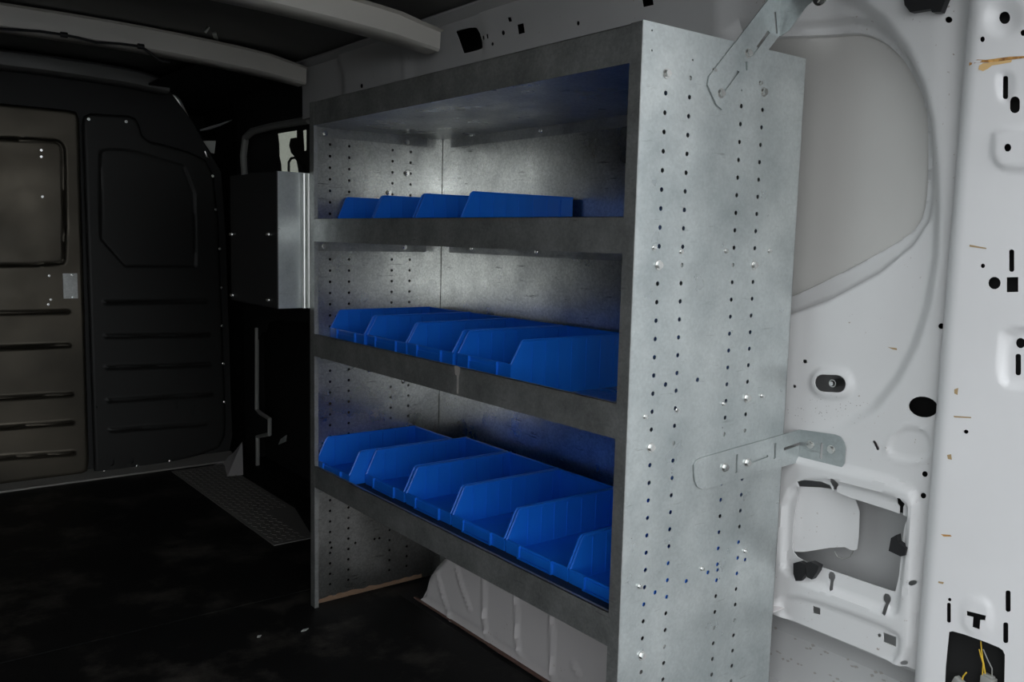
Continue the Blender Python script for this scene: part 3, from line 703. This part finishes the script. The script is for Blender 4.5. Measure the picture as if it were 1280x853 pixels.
bm = bmesh.new(); q = U(78, 342, 1, BYP-.02); q2 = U(97, 373, 1, BYP-.02); box(bm, (q.x, BYP-.026, q2.z), (q2.x, BYP-.017, q.z)); lt = finish(bm, 'latch_plate', M['galv_dull'], door, bevel=.002)
for a, b in ((90,344),(91,372),(62,345),(61,381),(64,375)): q = U(a, b, 1, BYP-.027); bolt((q.x, BYP-.0265 if a > 78 else BYP-.0185, q.z), '-y', door, SCREW, .9)
bm = bmesh.new(); prism(bm, [(-1.2, BYP-.05, .0), (-1.2, BYP-.05, .006), (-1.2, BYP+.004, .028), (-1.2, BYP+.004, 0)], (1.2+.33, 0, 0))
sl_ = finish(bm, 'baseboard_front', M['tread'], smooth=0); tag(sl_, kind='structure')
# pale slivers that stand in for glints of light in the dark cab
bm = bmesh.new(); tube(bm, [U(a, b, 1, BYP+.05) for a, b in ((214,116),(222,126),(230,140),(239,154))], [.004, .012, .009, .003], 8)
e1 = finish(bm, 'cab_glint', M['strip'], wf)
bm = bmesh.new(); tube(bm, [U(a, b, 1, BYP+.16) for a, b in ((250,163),(262,160),(275,156),(290,150))], [.003, .006, .005, .002], 8)
finish(bm, 'cab_glint', M['strip'], wf)
bm = bmesh.new(); prism(bm, [U(a, b, 1, BYP+.10) for a, b in ((254,176),(270,176),(268,192),(264,191))], (0, .004, 0)); finish(bm, 'cab_glint', M['strip'], wf, smooth=0)
bm = bmesh.new(); tube(bm, [U(a, b, 1, BYP-.01) for a, b in ((256,189),(259,196),(264,199))], [.004, .006, .002], 8); finish(bm, 'cab_glint', M['zinc'], wf)
# cab beyond, its darkness put into near-black walls
bm = bmesh.new(); box(bm, (-1.25, 3.05, -.1), (.6, 3.06, 1.45)); box(bm, (.46, 2.36, -.1), (.465, 3.06, 1.45)); box(bm, (-1.25, 2.9, -.06), (.5, 3.06, -.05))
cabw = finish(bm, 'wall_cab', M['cab'], smooth=0); tag(cabw, kind='structure')

# --------------------------------------------------------- sliding door side
SX = .385
so = [(1.52, -.05), (2.42, -.05), (2.42, 1.372), (1.52, 1.372)]
wn = smooth_poly(uvx([(308,168),(320,161),(345,157),(386,150),(392,150),(392,226),(304,226),(303,190)], SX), 2)
low = uvx([(320,430),(326,416),(334,414),(336,403),(350,400),(386,404),(386,637),(330,592),(320,588),(320,548),(334,545),(336,524),(326,516),(320,512)], SX)
door2 = sheet('door_2', so, [wn, low], [(.05, *ALL)], lambda u, v: V((SX - .03*sm((v-1.22)/.08), u, v)), (.004, 0, 0), M['bulkblack'], smooth=40); tag(door2, kind='structure')
bm = bmesh.new(); box(bm, (.455, 1.52, -.05), (.46, 2.42, .80)); box(bm, (.386, 1.52, .90), (.47, 2.42, .905)); box(bm, (.386, 2.40, -.05), (.47, 2.404, 1.37)); box(bm, (.386, 1.55, 1.24), (.47, 2.42, 1.244)); box(bm, (.386, 1.53, .9), (.47, 1.534, 1.25)); box(bm, (.455, 1.52, .80), (.46, 2.42, .906))  # door skin plus added unseen sheets that block stray daylight
finish(bm, 'door_skin_and_blockers', M['cab'], door2, smooth=0)
# frame lines: the zig-zag seal strip and the window surround
bm = bmesh.new(); zz_ = [U(a, b, 0, SX-.002) for a, b in ((321,410),(321,512),(326,517),(337,524),(337,543),(322,546),(322,585),(330,596),(386,637))]
tube(bm, zz_, .008, 6); finish(bm, 'door_seal', M['greyplastic'], door2)
bm = bmesh.new(); prism(bm, [U(a, b, 0, SX+.03) for a, b in ((349,556),(352,549),(359,544),(358,552))], (-.004, 0, 0)); finish(bm, 'clip_tab', M['strip'], door2, smooth=0)
bm = bmesh.new(); zz_ = [U(a, b, 0, SX-.002) for a, b in ((306,222),(304,195),(307,172),(316,164),(340,158),(386,150))]
tube(bm, zz_, .013, 8); finish(bm, 'window_surround', M['greyplastic'], door2)
# added dark sheet, cut to the shape of the pale reflection in the glass
patch = uvx([(347,167),(371,163),(371,172),(364,173.5),(362.5,180),(364,190),(369,196),(371,203),(373,215),(373,222),(352,222),(351,205),(349,196),(348.5,180)], SX+.02)
slit = uvx([(378.5,163),(383,162),(383,188),(380,189)], SX+.02)
bl = sheet('reflection_mask', uvx([(296,146),(396,138),(396,236),(296,236)], SX+.02), [patch, slit], [(.05, *ALL)], lambda u, v: V((SX+.02, u, v)), (.002, 0, 0), M['boxside'], door2)
bm = bmesh.new(); box(bm, (SX+.035, 1.6, .95), (SX+.039, 2.3, 1.3)); glass = finish(bm, 'window_1', M['glass'], smooth=0); tag(glass, kind='structure')
bm = bmesh.new(); tube(bm, [U(a, b, 0, SX+.012) for a, b in ((371,173),(364,174),(362.5,182),(365,191),(371,197),(380,206))], .0032, 6)
tube(bm, [U(a, b, 0, SX+.012) for a, b in ((361,216),(361,203),(364,198),(369,197),(376,205),(381,214))], .0042, 6)
tag(finish(bm, 'strap', M['black']), 'curled black strap hanging in front of the sliding door window', 'strap')
# side wall between shelving and sliding door is wall_right; foot of the door step
bm = bmesh.new(); vs_ = [bm.verts.new(q) for q in [U(262,584,2,.003), U(278,577,1,2.39), U(292,566,1,2.39), U(303,552,1,2.39), U(304,594,2,.003), U(284,596,2,.003)]]
for k in range(1, 5): bm.faces.new((vs_[5], vs_[k-1], vs_[k]))
for k in range(0): pass
st = finish(bm, 'trim_6', M['arch'], smooth=0); tag(st, kind='structure')

# cabinet on the outer face of the far shelving end
cb = empty('metal_cabinet', (-.01, 1.16, .69)); tag(cb, 'flat metal cabinet with a bright galvanised edge fixed beyond the far shelving end', 'cabinet')
bx = -.065; za, zb_ = .692, .992
bm = bmesh.new(); box(bm, (bx, 1.022, za), (.02, 1.30, zb_)); finish(bm, 'cabinet_body', M['galv'], cb, bevel=.001)
bm = bmesh.new(); box(bm, (bx-.003, 1.0215, za), (bx-.0002, 1.302, zb_)); side = finish(bm, 'cabinet_face', M['boxside'], cb, bevel=.0006); side['label'] = 'dark grey face with four screws'
bm = bmesh.new(); tube(bm, [(-.0062, 1.017, za), (-.0062, 1.017, zb_-.002)], .0052, 14); tube(bm, [(.0048, 1.016, za), (.0048, 1.016, zb_-.002)], .0052, 14); s2 = finish(bm, 'edge_strip', M['strip'], cb, bevel=.001); s2['label'] = 'pale folded edge strips'
for a, b in ((290,293),(336,293),(291,369),(336,375)): q = U(a, b, 0, bx-.003); bolt((bx-.003, q.y, q.z), '-x', cb, SCREW, 1.2)

# left side and body closing the van off from daylight
bm = bmesh.new(); box(bm, (-1.26, -.50, -.05), (-1.25, 3.06, 1.45)); lw = finish(bm, 'wall_left', M['liner'], smooth=0); tag(lw, kind='structure')
# ------------------------------------------------------------------ outside
bm = bmesh.new(); box(bm, (-12, -14, -.62), (12, 14, -.6)); gr = finish(bm, 'floor_outside', M['asphalt'], smooth=0); tag(gr, kind='structure')

w = bpy.data.worlds.new('overcast_sky'); bpy.context.scene.world = w; w.use_nodes = True; nt = w.node_tree
bg = nt.nodes['Background']; bg.inputs[0].default_value = (.93, .97, 1.0, 1); bg.inputs[1].default_value = 1.0
sc = bpy.context.scene
sc.view_settings.view_transform = 'Standard'; sc.view_settings.look = 'None'; sc.view_settings.gamma = 1; sc.view_settings.use_curve_mapping = False
sc.view_settings.exposure = 1.2
sc.cycles.max_bounces = 10; sc.cycles.diffuse_bounces = 6; sc.cycles.glossy_bounces = 6
sc.cycles.use_denoising = True
sc.cycles.sample_clamp_indirect = 6
